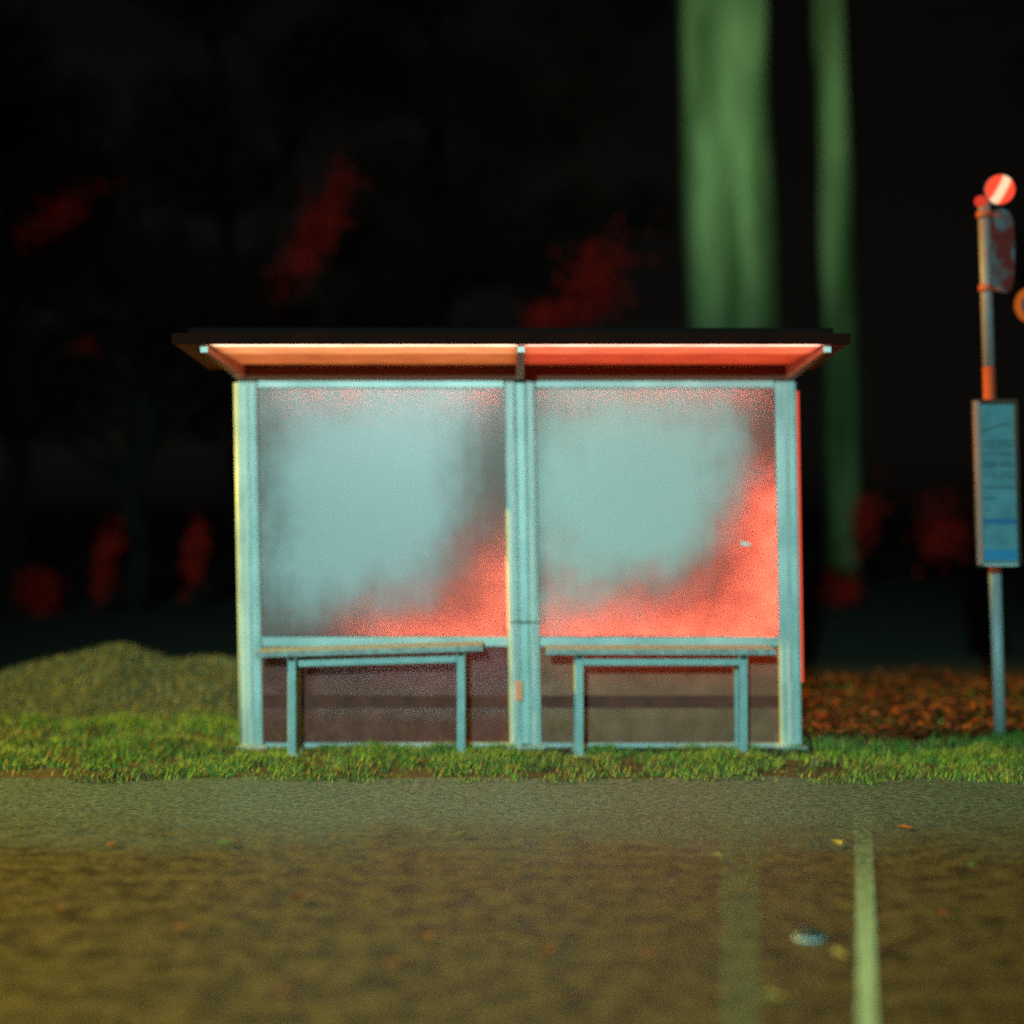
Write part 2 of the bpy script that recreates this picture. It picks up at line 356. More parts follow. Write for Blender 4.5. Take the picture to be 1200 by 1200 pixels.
qr = pane(630, 909, 757, 870, 'lower_pane', low_glass('dim_glass_b', (.34, .165, .11)), 'dull grey brown glass below the seat')
for o in (pl, pr, ql, qr): single(o)
# torn sticker on the right pane
sh(MB().hexa([(X(867), YB - .006, Z(639)), (X(867), YB - .006, Z(634)), (X(867), YB - .003, Z(639)), (X(867), YB - .003, Z(634)),
              (X(879), YB - .006, Z(640)), (X(878), YB - .006, Z(636)), (X(879), YB - .003, Z(640)), (X(878), YB - .003, Z(636))]), 'sticker', M_sticker)

# red tube lamps fixed behind the frame, and strips added to redden the pane tops
def back_tube(a, b, r=.02):
    a, b = Vector(a), Vector(b)
    h = sh(MB().tube([a + Vector((0, .035, 0)), b + Vector((0, .035, 0))], .024, 8), 'lamp_housing', M_housing)  # also made for the added strips at the pane tops
    t = (b - a).normalized(); n_ = t.cross(Vector((0, 1, 0))) * r * 1.6
    pymesh('lamp_or_added_strip', [lean(v) for v in (a - n_, b - n_, b + n_, a + n_)], [(0, 1, 2, 3)], M_tube_back, None, h)
back_tube((X(420), YB + .26, Z(756)), (X(585), YB + .26, Z(754)), .010)
back_tube((X(592), YB + .22, Z(740)), (X(596), YB + .22, Z(650)), .009)
back_tube((X(330), YB + .16, Z(453)), (X(590), YB + .16, Z(453)), .0035)  # weak strip added to redden the top of the left pane
back_tube((X(632), YB + .16, Z(453)), (X(900), YB + .16, Z(453)), .0035)  # weak strip added to redden the top of the right pane
back_tube((X(640), YB + .24, Z(756)), (X(900), YB + .24, Z(754)), .016)
back_tube((X(907), YB + .22, Z(742)), (X(907), YB + .22, Z(570)), .016)

# roof: slab, fascia, soffit, arms, added light strips
YF = 9.0
rx0, rx1 = X(205, YF), X(1000, YF)
zf0, zf1 = Z(403, YF), Z(390.5, YF)
zr = Z(436)
roof = sh(MB().hexa([(x, y, z) for x in (rx0 + .01, rx1 - .01) for (y, zz) in ((YF + .035, (zf1 - .016, zf1 - .004)), (YB + .12, (zr + .115, zr + .13))) for z in zz], .003), 'roof', M_fascia)
sh(MB().box(rx0, rx1, YF, YF + .033, zf0, zf1, .004), 'fascia', M_fascia, roof)
sh(MB().hexa([(x, y, z) for x in (rx0 + .05, rx1 - .05) for (y, zz) in ((YF + .2, (zf1 + .002, Z(384, YF + .2))), (YB + .1, (zr + .132, zr + .16))) for z in zz], .004), 'roof_crown', mat('black_felt', (.012, .006, .005), .9, spec=.05), roof)
sh(MB().box(rx0 + .02, rx1 - .02, YB + .09, YB + .115, zr + .03, zr + .112), 'rear_board', M_fascia, roof)
sof = pymesh('soffit', [lean(Vector(v)) for v in ((X(246, YF), YF + .036, zf0 + .003), (X(970, YF), YF + .036, zf0 + .003), (X(970, YF), YB + .085, zr + .036), (X(246, YF), YB + .085, zr + .036))], [(0, 1, 2, 3)], M_soffit, None, roof)
sof['label'] = 'translucent ceiling sheet lit by added strips, amber to red'
for side in (0, 1):
    xa, xb = ((rx0, X(234, YF)), (X(982, YF), rx1))[side]
    sh(MB().hexa([(x, y, z) for x in (xa, xb) for (y, zz) in ((YF + .036, (zf0 + .004, zf0 + .024)), (YB + .10, (Z(436) + .026, Z(436) + .048))) for z in zz]), 'edge_board', mat('edge_board_orange_lit', (.30, .09, .04), .6, spec=.1), roof)  # orange light under the roof ends put into the board colour
for i, (pb, pf) in enumerate(((287, 243), (612, 614), (926, 972))):
    xb_, xf_ = X(pb), X(pf, YF + .1)
    y0, y1 = YF + .09, YB - .055
    za, zb = zf0 - .062, Z(446)
    arm = sh(MB().hexa([(xf_ - .016, y0, za + .028), (xf_ - .016, y0, zf0 - .001), (xb_ - .024, y1, zb), (xb_ - .024, y1, Z(436) + .034),
                        (xf_ + .016, y0, za + .028), (xf_ + .016, y0, zf0 - .001), (xb_ + .024, y1, zb), (xb_ + .024, y1, Z(436) + .034)], .003), 'roof_arm', M_arm)
    sh(MB().box(xf_ - .02, xf_ + .02, y0 - .012, y0 - .001, za + .024, zf0 + .006, .003), 'end_cap', M_white, arm)
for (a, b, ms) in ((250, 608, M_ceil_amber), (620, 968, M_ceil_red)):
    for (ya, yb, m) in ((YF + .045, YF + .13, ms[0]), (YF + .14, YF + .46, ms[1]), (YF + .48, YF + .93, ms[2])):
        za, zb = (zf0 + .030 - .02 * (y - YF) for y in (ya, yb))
        pymesh('lamp_or_added_strip', [lean(Vector(v)) for v in ((X(a, YF), ya, za), (X(a, YF), yb, zb), (X(b, YF), yb, zb), (X(b, YF), ya, za))], [(0, 1, 2, 3)], m, None, roof)  # added strips, dimmer rearward, shape the light fall-off on the ceiling

# ---------------------------------------------------------------- benches
def bench(x0, x1, lx0, lx1, rx_0, rx_1, dz0, dz1, label):
    d = 9.72; root = empty('bench', (0, d, 0), label, 'bench', 'slatted benches inside the shelter')
    loc = lambda v: Vector((v.x, v.y - d, v.z))
    a, b = X(x0, d), X(x1, d); zt = Z(752, d)
    tilt = lambda x: dz0 + (dz1 - dz0) * (x - a) / (b - a)
    for k in range(5):                                            # long slats
        y0 = d - .14 + k * .062
        mb = MB().box(a, b, y0, y0 + .046, zt - .018, zt, .005, lambda v: Vector((v.x, v.y, v.z + tilt(v.x))))
        mb.build('slat', M_seat, root, loc)
    MB().box(a - .004, b + .004, d - .152, d - .142, zt - .034, zt - .003, .003, lambda v: Vector((v.x, v.y, v.z + tilt(v.x)))).build('front_edge', M_seat, root, loc)
    ra, rb = X(rx_0, d), X(rx_1, d)
    MB().box(ra, rb, d - .12, d - .08, zt - .095, zt - .058, .005, lambda v: Vector((v.x, v.y, v.z + tilt(v.x)))).build('seat_rail', M_bleg, root, loc)
    for px in (lx0, lx1):
        xx = X(px, d)
        top = zt - .03 + tilt(xx)
        for yy in (d - .1, d + .1):
            mb = MB().box(xx - .024, xx + .024, yy - .024, yy + .024, 0, top, .006); lg = mb.build('leg', M_bleg, root, loc)
            MB().box(xx - .04, xx + .04, yy - .04, yy + .04, 0, .01, .002).build('foot_plate', M_bleg, lg, loc)
        MB().box(xx - .018, xx + .018, d - .13, d + .15, top - .03, top + .001, .003).build('bracket', M_dark, root, loc)
    return root
bench(304, 566, 345, 541, 352, 536, -.045, -.008, 'slatted teal bench sagging at one end under the bluish pane')
bench(640, 904, 678, 868, 682, 864, -.03, -.03, 'level slatted teal bench beside the red glowing pane')

# ---------------------------------------------------------------- bus stop pole
D = 10.3
pb, pt = P(1172, 868, D), P(1153, 240, D); pb.z = 0
BP = empty('bus_stop_pole', (pb.x, pb.y, 0), 'leaning grey bus stop pole with timetable case and lit red lamp on top', 'bus stop')
off = lambda v: v - Vector((pb.x, pb.y, 0))
def on(py): t = (P(0, py, D).z - pb.z) / (pt.z - pb.z); return pb.lerp(pt, t)
def bp(mb, name, m, parent=BP): return mb.build(name, m, parent, off)
bp(MB().tube([pb, on(672)], .037, 20), 'pole', M_pole)
bp(MB().tube([on(671.5), on(430)], .038, 20), 'painted_sleeve', M_red_paint)
bp(MB().tube([on(429.5), pt], .036, 20), 'upper_pole', mat('faded_pink_paint', (.30, .15, .16), .5, base2=(.24, .2, .2), nscale=9))
bp(MB().tube([pb, pb + Vector((0, 0, .02))], .09, 20), 'base_plate', M_pole)
# timetable case, in front of the pole, tilted with it
cy = D - .075
def cz(px, py, dy=0): return Vector((X(px, cy), cy + dy, Z(py, cy)))
def case_box(px0, px1, py0, py1, y0, y1, bev=.004, sk=5.0):
    def s(px, py): return X(px + sk * (py - 468) / 197.0, cy)
    return MB().hexa([(s(px, py), cy + y, Z(py, cy)) for px in (px0, px1) for y in (y0, y1) for py in (py1, py0)], bev)
case = bp(case_box(1140, 1192, 468, 664, .0, .035), 'timetable_case', M_dark)
bp(case_box(1140, 1147, 470, 662, -.014, -.001), 'case_frame', mat('case_side_red_lit', (.5, .2, .15), .5), case)  # red light on the left side put into its colour
bp(case_box(1188.5, 1192, 470, 662, -.014, -.001), 'case_frame', M_dark, case)
bp(case_box(1147.5, 1188, 660, 663.5, -.014, -.001), 'case_frame', M_rail, case)
bp(case_box(1147.5, 1188, 469, 473, -.014, -.001), 'case_frame', M_dark, case)
bp(case_box(1147.8, 1187.8, 474, 659, -.005, -.001, 0), 'timetable_sheet', M_paper, case)
rows = [518, 524, 531.5, 543, 547, 553.5, 558, 571, 584]
inks = MB()
def ink(px0, px1, py, h=.9, mbx=inks, rise=0.0):
    sk = 5 * (py - 468) / 197
    mbx.hexa([(X(px + sk, cy), cy + y, Z(py + dv + rise * (px - px0), cy)) for px in (px0, px1) for y in (-.0075, -.0055) for dv in (h, -h)])
random.seed(3)
ink(1149, 1180, 505, .8, rise=-.28)
for r_ in rows:
    ink(1149, 1164 + random.uniform(0, 3), r_, random.uniform(.5, .8), rise=-.03)
    if r_ < 575: ink(1168, 1186, r_ - 1 + random.uniform(-1, 2), random.uniform(.4, .7), rise=-.03)
ink(1149, 1157, 597, .5)
bp(inks, 'timetable_print', M_ink, case)['kind'] = 'stuff'
bp(case_box(1148, 1187.5, 608, 614, -.0075, -.0055, 0), 'blue_band', M_blue, case)
bp(case_box(1148, 1187.5, 644, 656, -.0075, -.0055, 0), 'blue_band', mat('bright_blue_print', (.02, .2, .42), .5), case)
for py in (500, 630):
    q = on(py); bp(MB().box(q.x - .06, q.x + .06, cy + .036, cy + .12, q.z - .02, q.z + .02, .004), 'clamp', M_housing)
# flag sign: a tapered rounded plate seen nearly edge on
def flag_mat():
    m = mat('worn_flag_sign', (.42, .4, .4), .4); n = m.node_tree; b = n.nodes['Principled BSDF']
    tc = n.nodes.new('ShaderNodeTexCoord'); t = n.nodes.new('ShaderNodeTexNoise'); t.inputs['Scale'].default_value = 7; t.inputs['Detail'].default_value = 3
    n.links.new(tc.outputs['Object'], t.inputs['Vector'])
    r = n.nodes.new('ShaderNodeValToRGB'); e = r.color_ramp.elements
    e[0].position = .42; e[0].color = (.20, .22, .24, 1); e[1].position = .58; e[1].color = (.28, .035, .03, 1)
    n.links.new(t.outputs['Fac'], r.inputs[0]); n.links.new(r.outputs[0], b.inputs['Base Color']); return m
bmf = bmesh.new(); prof = []
for k in range(28):
    a = 2 * math.pi * k / 28
    u = math.cos(a); v = math.sin(a)
    prof.append((.125 + .115 * math.copysign(abs(u) ** .7, u), .255 * math.copysign(abs(v) ** .55, v)))
yaw = R(36); c0 = on(292)
ring = []
for sgn in (-.009, .009):
    ring.append([bmf.verts.new((c0.x + .018 + u * math.cos(yaw) - sgn * math.sin(yaw), c0.y + u * math.sin(yaw) + sgn * math.cos(yaw), c0.z + v)) for (u, v) in prof])
bmf.faces.new(ring[0]); bmf.faces.new(ring[1][::-1])
for k in range(28): bmf.faces.new((ring[0][k], ring[1][k], ring[1][(k + 1) % 28], ring[0][(k + 1) % 28]))
bmesh.ops.recalc_face_normals(bmf, faces=bmf.faces[:])
mbf = MB(); mbf.bm.free(); mbf.bm = bmf
flag = bp(mbf, 'flag_sign', flag_mat())
for py in (252, 338):
    q = on(py); bp(MB().tube([q + Vector((0, 0, -.02)), q + Vector((0, 0, .02))], .048, 18), 'clamp', M_red_paint)
    bp(MB().box(q.x + .02, q.x + .1, q.y + .02, q.y + .1, q.z - .012, q.z + .012, .003), 'flag_bracket', M_red_paint)
# red lamp with a white-hot diagonal filament band
def beacon_mat():
    m = bpy.data.materials.new('red_lamp_lens'); m.use_nodes = True; n = m.node_tree; L = n.links.new
    n.nodes.remove(n.nodes['Principled BSDF']); e = n.nodes.new('ShaderNodeEmission')
    tc = n.nodes.new('ShaderNodeTexCoord'); mp = n.nodes.new('ShaderNodeMapping'); mp.inputs['Rotation'].default_value = (0, R(-28), 0)
    L(tc.outputs['Object'], mp.inputs[0]); s = n.nodes.new('ShaderNodeSeparateXYZ'); L(mp.outputs[0], s.inputs[0])
    a = n.nodes.new('ShaderNodeMath'); a.operation = 'ABSOLUTE'; L(s.outputs[0], a.inputs[0])
    r = n.nodes.new('ShaderNodeValToRGB'); el = r.color_ramp.elements
    el[0].position = .018; el[0].color = (1.0, .62, .38, 1); el[1].position = .034; el[1].color = (.95, .07, .03, 1)
    L(a.outputs[0], r.inputs[0]); L(r.outputs[0], e.inputs[0]); e.inputs[1].default_value = 1.25
    L(e.outputs[0], n.nodes['Material Output'].inputs[0]); return m
bc = P(1172, 222, D - .05)
bcn = MB().ball((0, 0, 0), .088, 28, 1, .7, 1).build('lamp_lens', beacon_mat(), BP); bcn.location = off(bc)
bp(MB().tube([bc + Vector((0, .03, 0)), bc + Vector((0, .09, 0))], [.092, .06], 24), 'lamp_housing', M_housing)
bp(MB().tube([pt + Vector((0, 0, -.04)), pt.lerp(bc, .5) + Vector((0, .07, .0)), bc + Vector((0, .08, -.05))], .02, 10), 'lamp_bracket', M_red_paint)
sc2 = P(1149, 236, D - .02)
bp(MB().ball(sc2, .038, 16, 1, .8, .9), 'marker_lamp', emis('small_red_lamp', (.9, .06, .03), .8))
bp(MB().tube([on(246), sc2], .016, 8), 'marker_stem', M_red_paint)

# amber lamp on a post that stands just beyond the right edge of the picture
D2 = 10.9
q = P(1206, 358, D2)
AL = empty('amber_lamp_post', (q.x + .16, D2, 0), 'round amber lamp on a thin post beside the bus stop pole', 'lamp')
mb = MB(); ringm = []
for k in range(24):
    a0, a1 = 2 * math.pi * k / 24, 2 * math.pi * (k + 1) / 24
    mb.tube([(q.x + .078 * math.cos(a0), q.y - .02, q.z + .09 * math.sin(a0)), (q.x + .078 * math.cos(a1), q.y - .02, q.z + .09 * math.sin(a1))], .022, 8)
o2 = lambda v: v - Vector((q.x + .16, D2, 0))
mb.build('lamp_ring', emis('dim_amber_ring', (.8, .17, .02), .55), AL, o2)
MB().tube([(q.x, q.y, q.z), (q.x, q.y + .06, q.z)], .07, 20).build('lamp_housing', M_housing, AL, o2)
MB().tube([(q.x + .16, D2, 0), (q.x + .16, D2, q.z + .2)], .03, 14).build('post', M_pole, AL, o2)
MB().tube([(q.x, D2 + .03, q.z), (q.x + .16, D2, q.z)], .015, 8).build('bracket', M_pole, AL, o2)

# ---------------------------------------------------------------- street lamps (out of view, they light the place)
def street_lamp(loc, h, reach, label, ltype, power, color, aim=None, cone=None, blend=.5, size=.15, cat='street lamp'):
    x, y = loc; root = empty('street_lamp', (x, y, 0), label, cat, 'street lamps round the stop')
    hx, hy = x + reach[0], y + reach[1]
    f = lambda v: v - Vector((x, y, 0))
    MB().tube([(x, y, 0), (x, y, 1.0), (x, y, h)], [.09, .07, .05], 16).build('post', M_pole, root, f)
    MB().tube([(x, y, h - .02), (x + reach[0] * .5, y + reach[1] * .5, h + .14), (hx, hy, h + .12)], .03, 10).build('arm', M_pole, root, f)
    MB().box(hx - .16, hx + .16, hy - .16, hy + .16, h + .02, h + .14, .02).build('lamp_head', M_housing, root, f)
    L = lamp('lamp_light', ltype, (hx, hy, h - .18), power, color, aim, cone, blend, size)
    L.parent = root; L.location = (hx - x, hy - y, h - .18)
    return root
# cool white lamp across the road, behind the camera
street_lamp((-1.4, -5.6), 3.8, (.2, .6), 'unseen street lamp with cool greenish white beam across the road from the shelter', 'SPOT', 6900, (.42, 1.0, .95), (.1, 10, 2.2), 44, .9, .14)
# sodium lamp beside the road to the left
street_lamp((-16.6, 9.8), 9.2, (.6, -.5), 'unseen sodium street lamp with yellow light along the verge', 'SPOT', 25000, (1, .69, .07), (0, 6.5, 0), 54, .8, size=.15)

# ---------------------------------------------------------------- grass verge
M_g1 = mat('grass_green', (.13, .25, .035), .6, spec=.2, base2=(.2, .30, .05), nscale=1.7)
M_g2 = mat('grass_straw', (.30, .27, .08), .7, spec=.2, base2=(.14, .16, .05), nscale=2)
M_g3 = mat('grass_brown', (.12, .075, .03), .8)
random.seed(11)
gv, gf, gi = [], [], []
def blade(x, y, z, h, wd, ang, bend, mi):
    ca, sa = math.cos(ang), math.sin(ang); i = len(gv)
    bx, by = -sa * bend * h, ca * bend * h
    gv.extend(((x - ca * wd, y - sa * wd, z), (x + ca * wd, y + sa * wd, z),
               (x + bx * .4 + ca * wd * .7, y + by * .4 + sa * wd * .7, z + h * .6), (x + bx * .4 - ca * wd * .7, y + by * .4 - sa * wd * .7, z + h * .6),
               (x + bx, y + by, z + h)))
    gf.append((i, i + 1, i + 2, i + 3)); gf.append((i + 3, i + 2, i + 4)); gi.extend((mi, mi))
cnt = 0
while cnt < 62000:
    y = 8.35 + (random.random() ** 1.7) * 5.2; x = random.uniform(-.36, .36) * y
    edge = 8.62 + .16 * mnoise.fractal(Vector((x * 1.3, 2, 0)), 1, 2, 4) + .1 * mnoise.noise(Vector((x * 6, 1, 0)))
    if y < edge: continue
    cl = mnoise.noise(Vector((x * 2.2, y * 2.2, 3))); cl2 = mnoise.noise(Vector((x * 7, y * 7, 9)))
    if cl + cl2 * .7 < -.04 and random.random() < .9: continue
    near = min(1, (y - edge) / .8)
    if random.random() > .25 + .75 * near: continue
    if x > 1.75 and y > 10.2 and random.random() < .93: continue       # leaf litter there
    h = (.03 + .05 * random.random() + .09 * max(0, cl) + .05 * max(0, cl2)) * (.4 + .4 * near)
    if abs(x) < 1.7 and 9.4 < y < 10.1 : h *= .6
    straw = mnoise.noise(Vector((x * 1.1, y * 1.6, 20)))
    rr = random.random() + straw * .5 - .35 * (1 - near)
    mi = 0 if rr > .28 else (1 if rr > .0 else 2)
    blade(x, y, -.005, h, random.uniform(.003, .006), random.uniform(0, 6.3), random.uniform(.2, 1.1), mi)
    cnt += 1
g = pymesh('grass', gv, gf, [M_g1, M_g2, M_g3], gi); tag(g, 'short damp green grass along the verge under the shelter', 'grass', kind='stuff')

# ---------------------------------------------------------------- leaves
M_leaf = [mat('leaf_orange', (.36, .11, .03), .7), mat('leaf_rust', (.3, .07, .025), .7), mat('leaf_yellow', (.36, .26, .06), .7)]
M_litter = [mat('litter_brown', (.19, .06, .016), .8, spec=.1), mat('litter_rust', (.15, .033, .012), .8, spec=.1), mat('litter_dull', (.07, .045, .014), .8, spec=.1)]
def leaf_verts(s, curl):
    return [(0, -.5 * s, 0), (.28 * s, -.15 * s, curl * s), (.2 * s, .25 * s, curl * .6 * s), (0, .55 * s, .1 * s), (-.2 * s, .25 * s, curl * .6 * s), (-.28 * s, -.15 * s, curl * s), (0, 0, 0)]
LF = [(6, 0, 1), (6, 1, 2), (6, 2, 3), (6, 3, 4), (6, 4, 5), (6, 5, 0)]
lv, lf, li = [], [], []
random.seed(5)
for k in range(5200):                                    # litter bank behind and beside the shelter
    y = 9.75 + random.random() ** 1.3 * 4.2; x = random.uniform(1.55, .40 * y)
    if y < 10.1 + .15 * math.sin(x * 5): continue
    z = .01 + max(0, mnoise.noise(Vector((x * 1.5, y * 1.5, 0)))) * .12
    s = random.uniform(.05, .10); a = random.uniform(0, 6.3); tx, ty = random.uniform(-.9, .9), random.uniform(-.9, .9); i = len(lv)
    for (u, v, w_) in leaf_verts(s, random.uniform(.05, .3)):
        lv.append((x + u * math.cos(a) - v * math.sin(a), y + u * math.sin(a) + v * math.cos(a), z + .03 + w_ + (u * tx + v * ty) * .7))
    for f in LF: lf.append(tuple(i + t for t in f)); li.append((0, 1, 1, 0, 2)[k % 5])
o = pymesh('leaf_litter', lv, lf, M_litter, li); tag(o, 'rust brown fallen leaves heaped on the bank beyond the shelter', 'leaves', kind='stuff')
# single leaves on the road
lm = []
for k in range(3):
    me = bpy.data.meshes.new('fallen_leaf'); me.from_pydata([Vector(v) for v in leaf_verts(.09, (.1, .2, .28)[k])], [], LF); me.materials.append(M_leaf[k]); lm.append(me)
spots = [(980, 995), (1060, 975), (1140, 1022), (1100, 1077), (640, 1123), (760, 1126), (1045, 1122), (1135, 1122), (980, 1128), (265, 995), (130, 995), (690, 1062), (210, 1095), (460, 1137), (350, 1060), (70, 1070), (540, 985), (840, 1010), (500, 1105), (905, 1180), (330, 1172)]
for (px, py) in spots:
    d = CAMH * F / (py - 600)
    kk = random.randrange(3); o = bpy.data.objects.new('fallen_leaf', lm[kk]); col.objects.link(o)
    o.location = (X(px, d), d, .02); o.rotation_euler = (random.uniform(-.2, .2), random.uniform(-.2, .2), random.uniform(0, 6)); s = random.uniform(.5, .9); o.scale = (s, s, s)
    tag(o, ('single orange fallen leaf lying flat on the road', 'single dark rust fallen leaf lying on the road', 'single yellow fallen leaf lying flat on the road')[kk], 'leaf', ('orange', 'rust', 'yellow')[kk] + ' leaves scattered on the road')

# ---------------------------------------------------------------- shrubs and trees
M_dleaf = [mat('night_leaf', (.014, .013, .009), .9, spec=.1), mat('night_leaf_brown', (.03, .010, .007), .9, spec=.1)]
M_rleaf = [mat('red_leaf', (.6, .022, .014), .8, spec=.05), mat('red_leaf_dark', (.34, .014, .010), .8, spec=.1)]
M_bark = mat('dark_bark', (.018, .014, .011), .95, spec=.1, base2=(.028, .02, .014), nscale=14, bump=.5, bscale=20)
def foliage(name, n, sampler, smin, smax, mats, parent, origin=(0, 0, 0), seed=0):
    rnd = random.Random(seed); vs, fs, ix = [], [], []
    for k in range(n):
        p = sampler(rnd); s = rnd.uniform(smin, smax)
        a = Vector((rnd.gauss(0, 1), rnd.gauss(0, 1), rnd.gauss(0, 1))).normalized(); b = a.cross(Vector((rnd.gauss(0, 1), rnd.gauss(0, 1), rnd.gauss(0, 1)))).normalized()
        p = p - Vector(origin); i = len(vs)
        vs += [p - a * s, p + b * s * .45, p + a * s, p - b * s * .45]; fs.append((i, i + 1, i + 2, i + 3)); ix.append(0 if rnd.random() < .6 else 1)
    return pymesh(name, vs, fs, mats, ix, parent)
def mound_h(x, y):
    k = math.exp(-((y - 12.3) / .75) ** 2)
    h = .34 * math.exp(-((x + 2.86) / .45) ** 2) + .29 * math.exp(-((x + 2.05) / .5) ** 2) + .20 * math.exp(-((x + 3.5) / .45) ** 2) + .12 * math.exp(-((x + 4.4) / .5) ** 2)
    return k * (h + .04 * mnoise.noise(Vector((x * 3, y * 3, 0)))) - .02
mv, mf = [], []; NX, NY = 70, 40
for j in range(NY + 1):
    for i in range(NX + 1):
        x = -5.4 + 4.6 * i / NX; y = 10.6 + 3.6 * j / NY; mv.append((x, y, mound_h(x, y)))
for j in range(NY):
    for i in range(NX): mf.append((j * (NX + 1) + i, j * (NX + 1) + i + 1, (j + 1) * (NX + 1) + i + 1, (j + 1) * (NX + 1) + i))
mo = pymesh('earth_mound', mv, mf, ground_mat('mound_earth', (.07, .065, .03), (.12, .11, .05), (.1, .08, .04), 4, 14, .9, .4, 30, spec=.1)); mo['kind'] = 'structure'
random.seed(17); gv.clear(); gf.clear(); gi.clear()
for k in range(26000):
    x = random.uniform(-5.2, -1.2); y = random.uniform(10.9, 13.6); h0 = mound_h(x, y)
    if h0 < .02 and random.random() < .7: continue
    blade(x, y, h0 - .005, random.uniform(.025, .075), random.uniform(.003, .006), random.uniform(0, 6.3), random.uniform(.3, 1.2), random.choice((0, 1, 1, 1)))
g2 = pymesh('mound_grass', gv, gf, [mat('dull_grass', (.13, .16, .06), .8, spec=.1, base2=(.19, .20, .08), nscale=3), mat('dry_grass', (.26, .25, .12), .8, spec=.1, base2=(.18, .18, .08), nscale=4)], gi)
tag(g2, 'dull olive dry grass on the low mound beside the shelter', 'grass', kind='stuff')

# green light streaks given the shape of trees behind the shelter
def streak_green():
    m = ground_mat('green_light_streak', (.07, .12, .035), (.36, .44, .19), (.24, .17, .08), 2.1, 1.1, .85, .5, 9, spec=.1, zst=.10)  # pale and dark bands of the light streak put into the bark colour
    return m
M_streak = streak_green()
def streak_path(px_top, px_bot, d, h, rs, wob=.03):
    b = Vector((X(px_bot, d), d, 0)); t = Vector((X(px_top, d), d, Z(0, d)))
    k = (t - b) / t.z
    return [b + k * (h * i / 12) + Vector((rs.uniform(-wob, wob), rs.uniform(-wob, wob), 0)) * (0 if i == 0 else 1) for i in range(13)]
def streak_tree(d, stems, label, seed, h=8.5):
    rs = random.Random(seed); root = empty('tree', (X(stems[0][1], d), d, 0), label, 'tree')  # root of a green light streak shaped as a tree
    o = Vector(root.location); f = lambda v: v - o
    tops = []
    for (pt_, pb_, rpx, dd) in stems:
        r = rpx * d / F; pts = streak_path(pt_, pb_, d + dd, h, rs, .03)
        rad = [r * (1.2 if i == 0 else 1.08 - .025 * i + .03 * math.sin(i * 2.1 + pt_)) for i in range(13)]
        fluted(pts, rad, 'trunk', root, f); tops.append(pts[-1])
    limbs = []
    for k in range(8):
        t = rs.choice(tops); e = t + Vector((rs.uniform(-2.5, 2.5), rs.uniform(-1, 2.5), rs.uniform(.6, 2.4))); limbs.append(e)
        MB().tube([t - Vector((0, 0, .5)), t.lerp(e, .5) + Vector((0, 0, .25)), e], [.12, .07, .025], 8).build('limb', M_bark, root, f)  # limb added on the trunk-shaped light streak
    def smp(r):
        c = r.choice(limbs); v = Vector((r.gauss(0, 1), r.gauss(0, 1), r.gauss(0, 1))).normalized() * (r.random() ** .5)
        return c + Vector((v.x * 1.3, v.y * 1.3, v.z * .8 + .5))
    foliage('crown', 5000, smp, .06, .1, M_dleaf, root, o, seed)
def fluted(pts, rad, name, parent, f, front=1.5, n=48):
    vs, fs = [], []
    for i, p in enumerate(pts):
        for k in range(n):
            a = 2 * math.pi * k / n                          # -pi/2 faces the road
            da = (a - 3 * math.pi / 2 + math.pi) % (2 * math.pi) - math.pi
            g = 1 - .46 * math.exp(-((da - .1) / .34) ** 2) + .05 * math.sin(5 * a + i * .4) + .03 * mnoise.noise(Vector((math.cos(a) * 2, math.sin(a) * 2, p.z * .7)))
            vs.append(f(Vector((p.x + math.cos(a) * rad[i] * g, p.y + math.sin(a) * rad[i] * g, p.z))))
    for i in range(len(pts) - 1):
        for k in range(n): fs.append((i * n + k, i * n + (k + 1) % n, (i + 1) * n + (k + 1) % n, (i + 1) * n + k))
    fs.append(tuple(range((len(pts) - 1) * n, len(pts) * n)))
    o = pymesh(name, vs, fs, M_streak, None, parent)
    for p in o.data.polygons: p.use_smooth = True
    return o
streak_tree(32.0, [(845, 862, 55, 0)], 'broad green light streak shaped as a trunk behind the shelter roof', 4, 16)
streak_tree(34.0, [(970, 993, 19, 0)], 'slim green light streak shaped as a tree beyond the shelter corner', 9, 16)
street_lamp((8.6, 19.5), 8.9, (-4.2, .5), 'added unseen lamp on a long arm with greenish light on the streak trunks', 'SPOT', 2300, (.60, 1, .72), (4.2, 33, 9.6), 52, 1.0, .25)  # lamp added out of view to brighten the green trunks

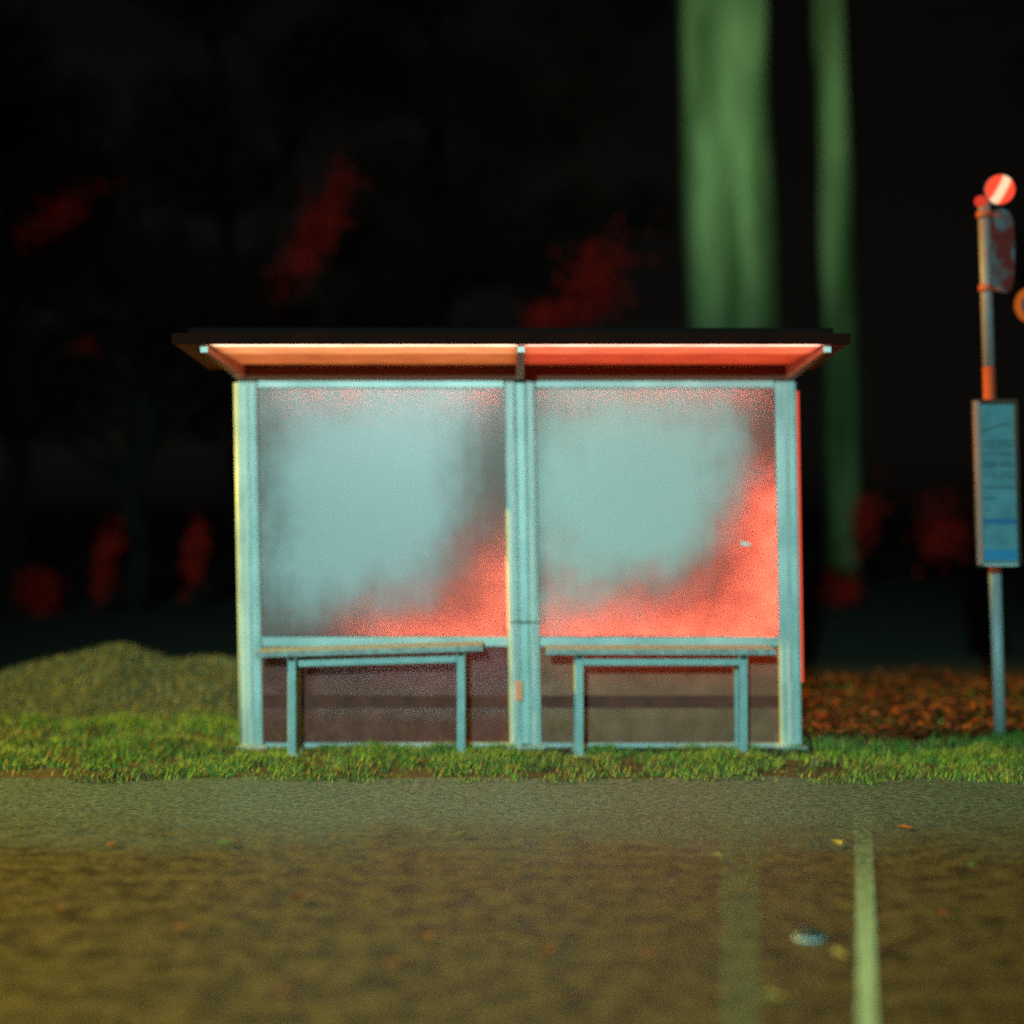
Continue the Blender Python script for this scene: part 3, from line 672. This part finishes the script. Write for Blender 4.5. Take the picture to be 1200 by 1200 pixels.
# dark autumn trees
def dark_tree(x, y, h, label, sprays=(), seed=0, n=5200):
    rs = random.Random(seed); root = empty('tree', (x, y, 0), label, 'tree', 'dark trees behind the stop'); o = Vector((x, y, 0)); f = lambda v: v - o
    pts = [Vector((x + rs.uniform(-.08, .08) * i, y, h * .75 * i / 6)) for i in range(7)]
    MB().tube(pts, [.2 - .02 * i for i in range(7)], 12).build('trunk', M_bark, root, f)
    ends = []
    for k in range(11):
        a = pts[rs.randint(2, 6)]; e = a + Vector((rs.uniform(-2, 2), rs.uniform(-1.2, 1.5), rs.uniform(.4, 1.8))); ends.append(e)
        MB().tube([a, a.lerp(e, .5) + Vector((0, 0, .2)), e], [.07, .045, .012], 7).build('limb', M_bark, root, f)
    tips = []
    for (px, py, d, lx, lz, ang) in sprays:
        c = P(px, py, d); tips.append((c, lx, lz, ang)); a = min(pts, key=lambda p: abs(p.z - c.z - .3))
        MB().tube([a, a.lerp(c, .6) + Vector((0, 0, .25)), c], [.05, .03, .008], 7).build('limb', M_bark, root, f)
    def smp(r):
        c = r.choice(ends); v = Vector((r.gauss(0, 1), r.gauss(0, 1), r.gauss(0, 1))).normalized() * (r.random() ** .45)
        return c + Vector((v.x * 1.0, v.y * .9, v.z * .7))
    foliage('crown', n, smp, .07, .12, M_dleaf, root, o, seed)
    for j, (c, lx, lz, ang) in enumerate(tips):
        def sm(r, c=c, lx=lx, lz=lz, ang=ang):
            u, v = r.gauss(0, .42) * lz, r.gauss(0, .42) * lx
            return c + Vector((math.cos(ang) * v + math.sin(ang) * u, r.gauss(0, .15), -math.sin(ang) * v + math.cos(ang) * u))
        sp = foliage('leaf_spray', int(160 + 1300 * lx * lz), sm, .05, .085, M_rleaf, root, o, seed * 31 + j); sp['kind'] = 'stuff'
dark_tree(-3.6, 25, 10, 'dark tree with bright red leaf spray slanting above the roof',
          [(372, 270, 23, .34, 1.0, .55), (325, 335, 23.5, .3, .3, .3)], 21)
dark_tree(-1.4, 27, 10, 'dark tree with red leaf tuft just over the middle of the roof',
          [(694, 332, 23, .45, .75, .5), (645, 372, 23.5, .4, .25, 0)], 22)
dark_tree(-7.2, 24.5, 9, 'dark tree with dull red leaf streak high beyond the yellow verge',
          [(72, 250, 22.5, .75, .26, -.6), (105, 410, 24, .25, .16, 0)], 23)
dark_tree(-5.2, 23.5, 7, 'small dark tree with two red tufts hanging low beside the shelter',
          [(126, 655, 22, .17, .55, .2), (229, 650, 22, .16, .5, .15), (170, 515, 25, .28, .12, 0), (45, 700, 23, .3, .4, 0)], 24)
dark_tree(9.6, 24.5, 9, 'dark tree with dull red tufts between shelter and bus stop pole',
          [(1012, 612, 24, .2, .45, .2), (1105, 622, 25, .4, .5, .2), (985, 690, 25, .35, .25, 0)], 25)
for k, (x, y, h) in enumerate(((-10, 31, 13), (-1.5, 32, 14), (12.5, 31, 12), (1.2, 38, 15), (-6, 37, 15))):
    dark_tree(x, y, h, ['tall unlit tree far beyond the yellow verge', 'tall unlit tree far behind the roof middle', 'tall unlit tree far behind the bus stop pole', 'very tall unlit tree beyond the broad green streak', 'very tall unlit tree beyond the low red tufts'][k], (), 40 + k, 4200)

# ---------------------------------------------------------------- lid added on the road for a cyan glint
d = CAMH * F / (1103 - 600)
lc = Vector((X(948, d), d, .009))
LD = empty('added_plastic_lid', lc, 'small clear domed plastic lid added to glint on the dark road', 'lid')
M_clear = bpy.data.materials.new('clear_plastic'); M_clear.use_nodes = True
b_ = M_clear.node_tree.nodes['Principled BSDF']; b_.inputs['Transmission Weight'].default_value = .95; b_.inputs['Roughness'].default_value = .08; b_.inputs['Base Color'].default_value = (.85, .95, 1, 1)
bmd = bmesh.new(); rg = []
for j in range(7):
    a = j / 6 * math.pi / 2; r = .044 * math.cos(a) + .001; z = .006 + .03 * math.sin(a)
    rg.append([bmd.verts.new((r * math.cos(2 * math.pi * k / 28), r * math.sin(2 * math.pi * k / 28), z)) for k in range(28)])
for r0, r1 in zip(rg, rg[1:]):
    for k in range(28): bmd.faces.new((r0[k], r0[(k + 1) % 28], r1[(k + 1) % 28], r1[k])).smooth = True
bmd.faces.new(rg[-1])
mbd = MB(); mbd.bm.free(); mbd.bm = bmd; mbd.build('added_lid_dome', M_clear, LD)
mb = MB()
for k in range(28):
    a0, a1 = 2 * math.pi * k / 28, 2 * math.pi * (k + 1) / 28
    mb.tube([(.047 * math.cos(a0), .047 * math.sin(a0), .004), (.047 * math.cos(a1), .047 * math.sin(a1), .004)], .004, 6)
mb.build('added_lid_rim', mat('added_lid_pale_blue', (.6, .75, .8), .25), LD)
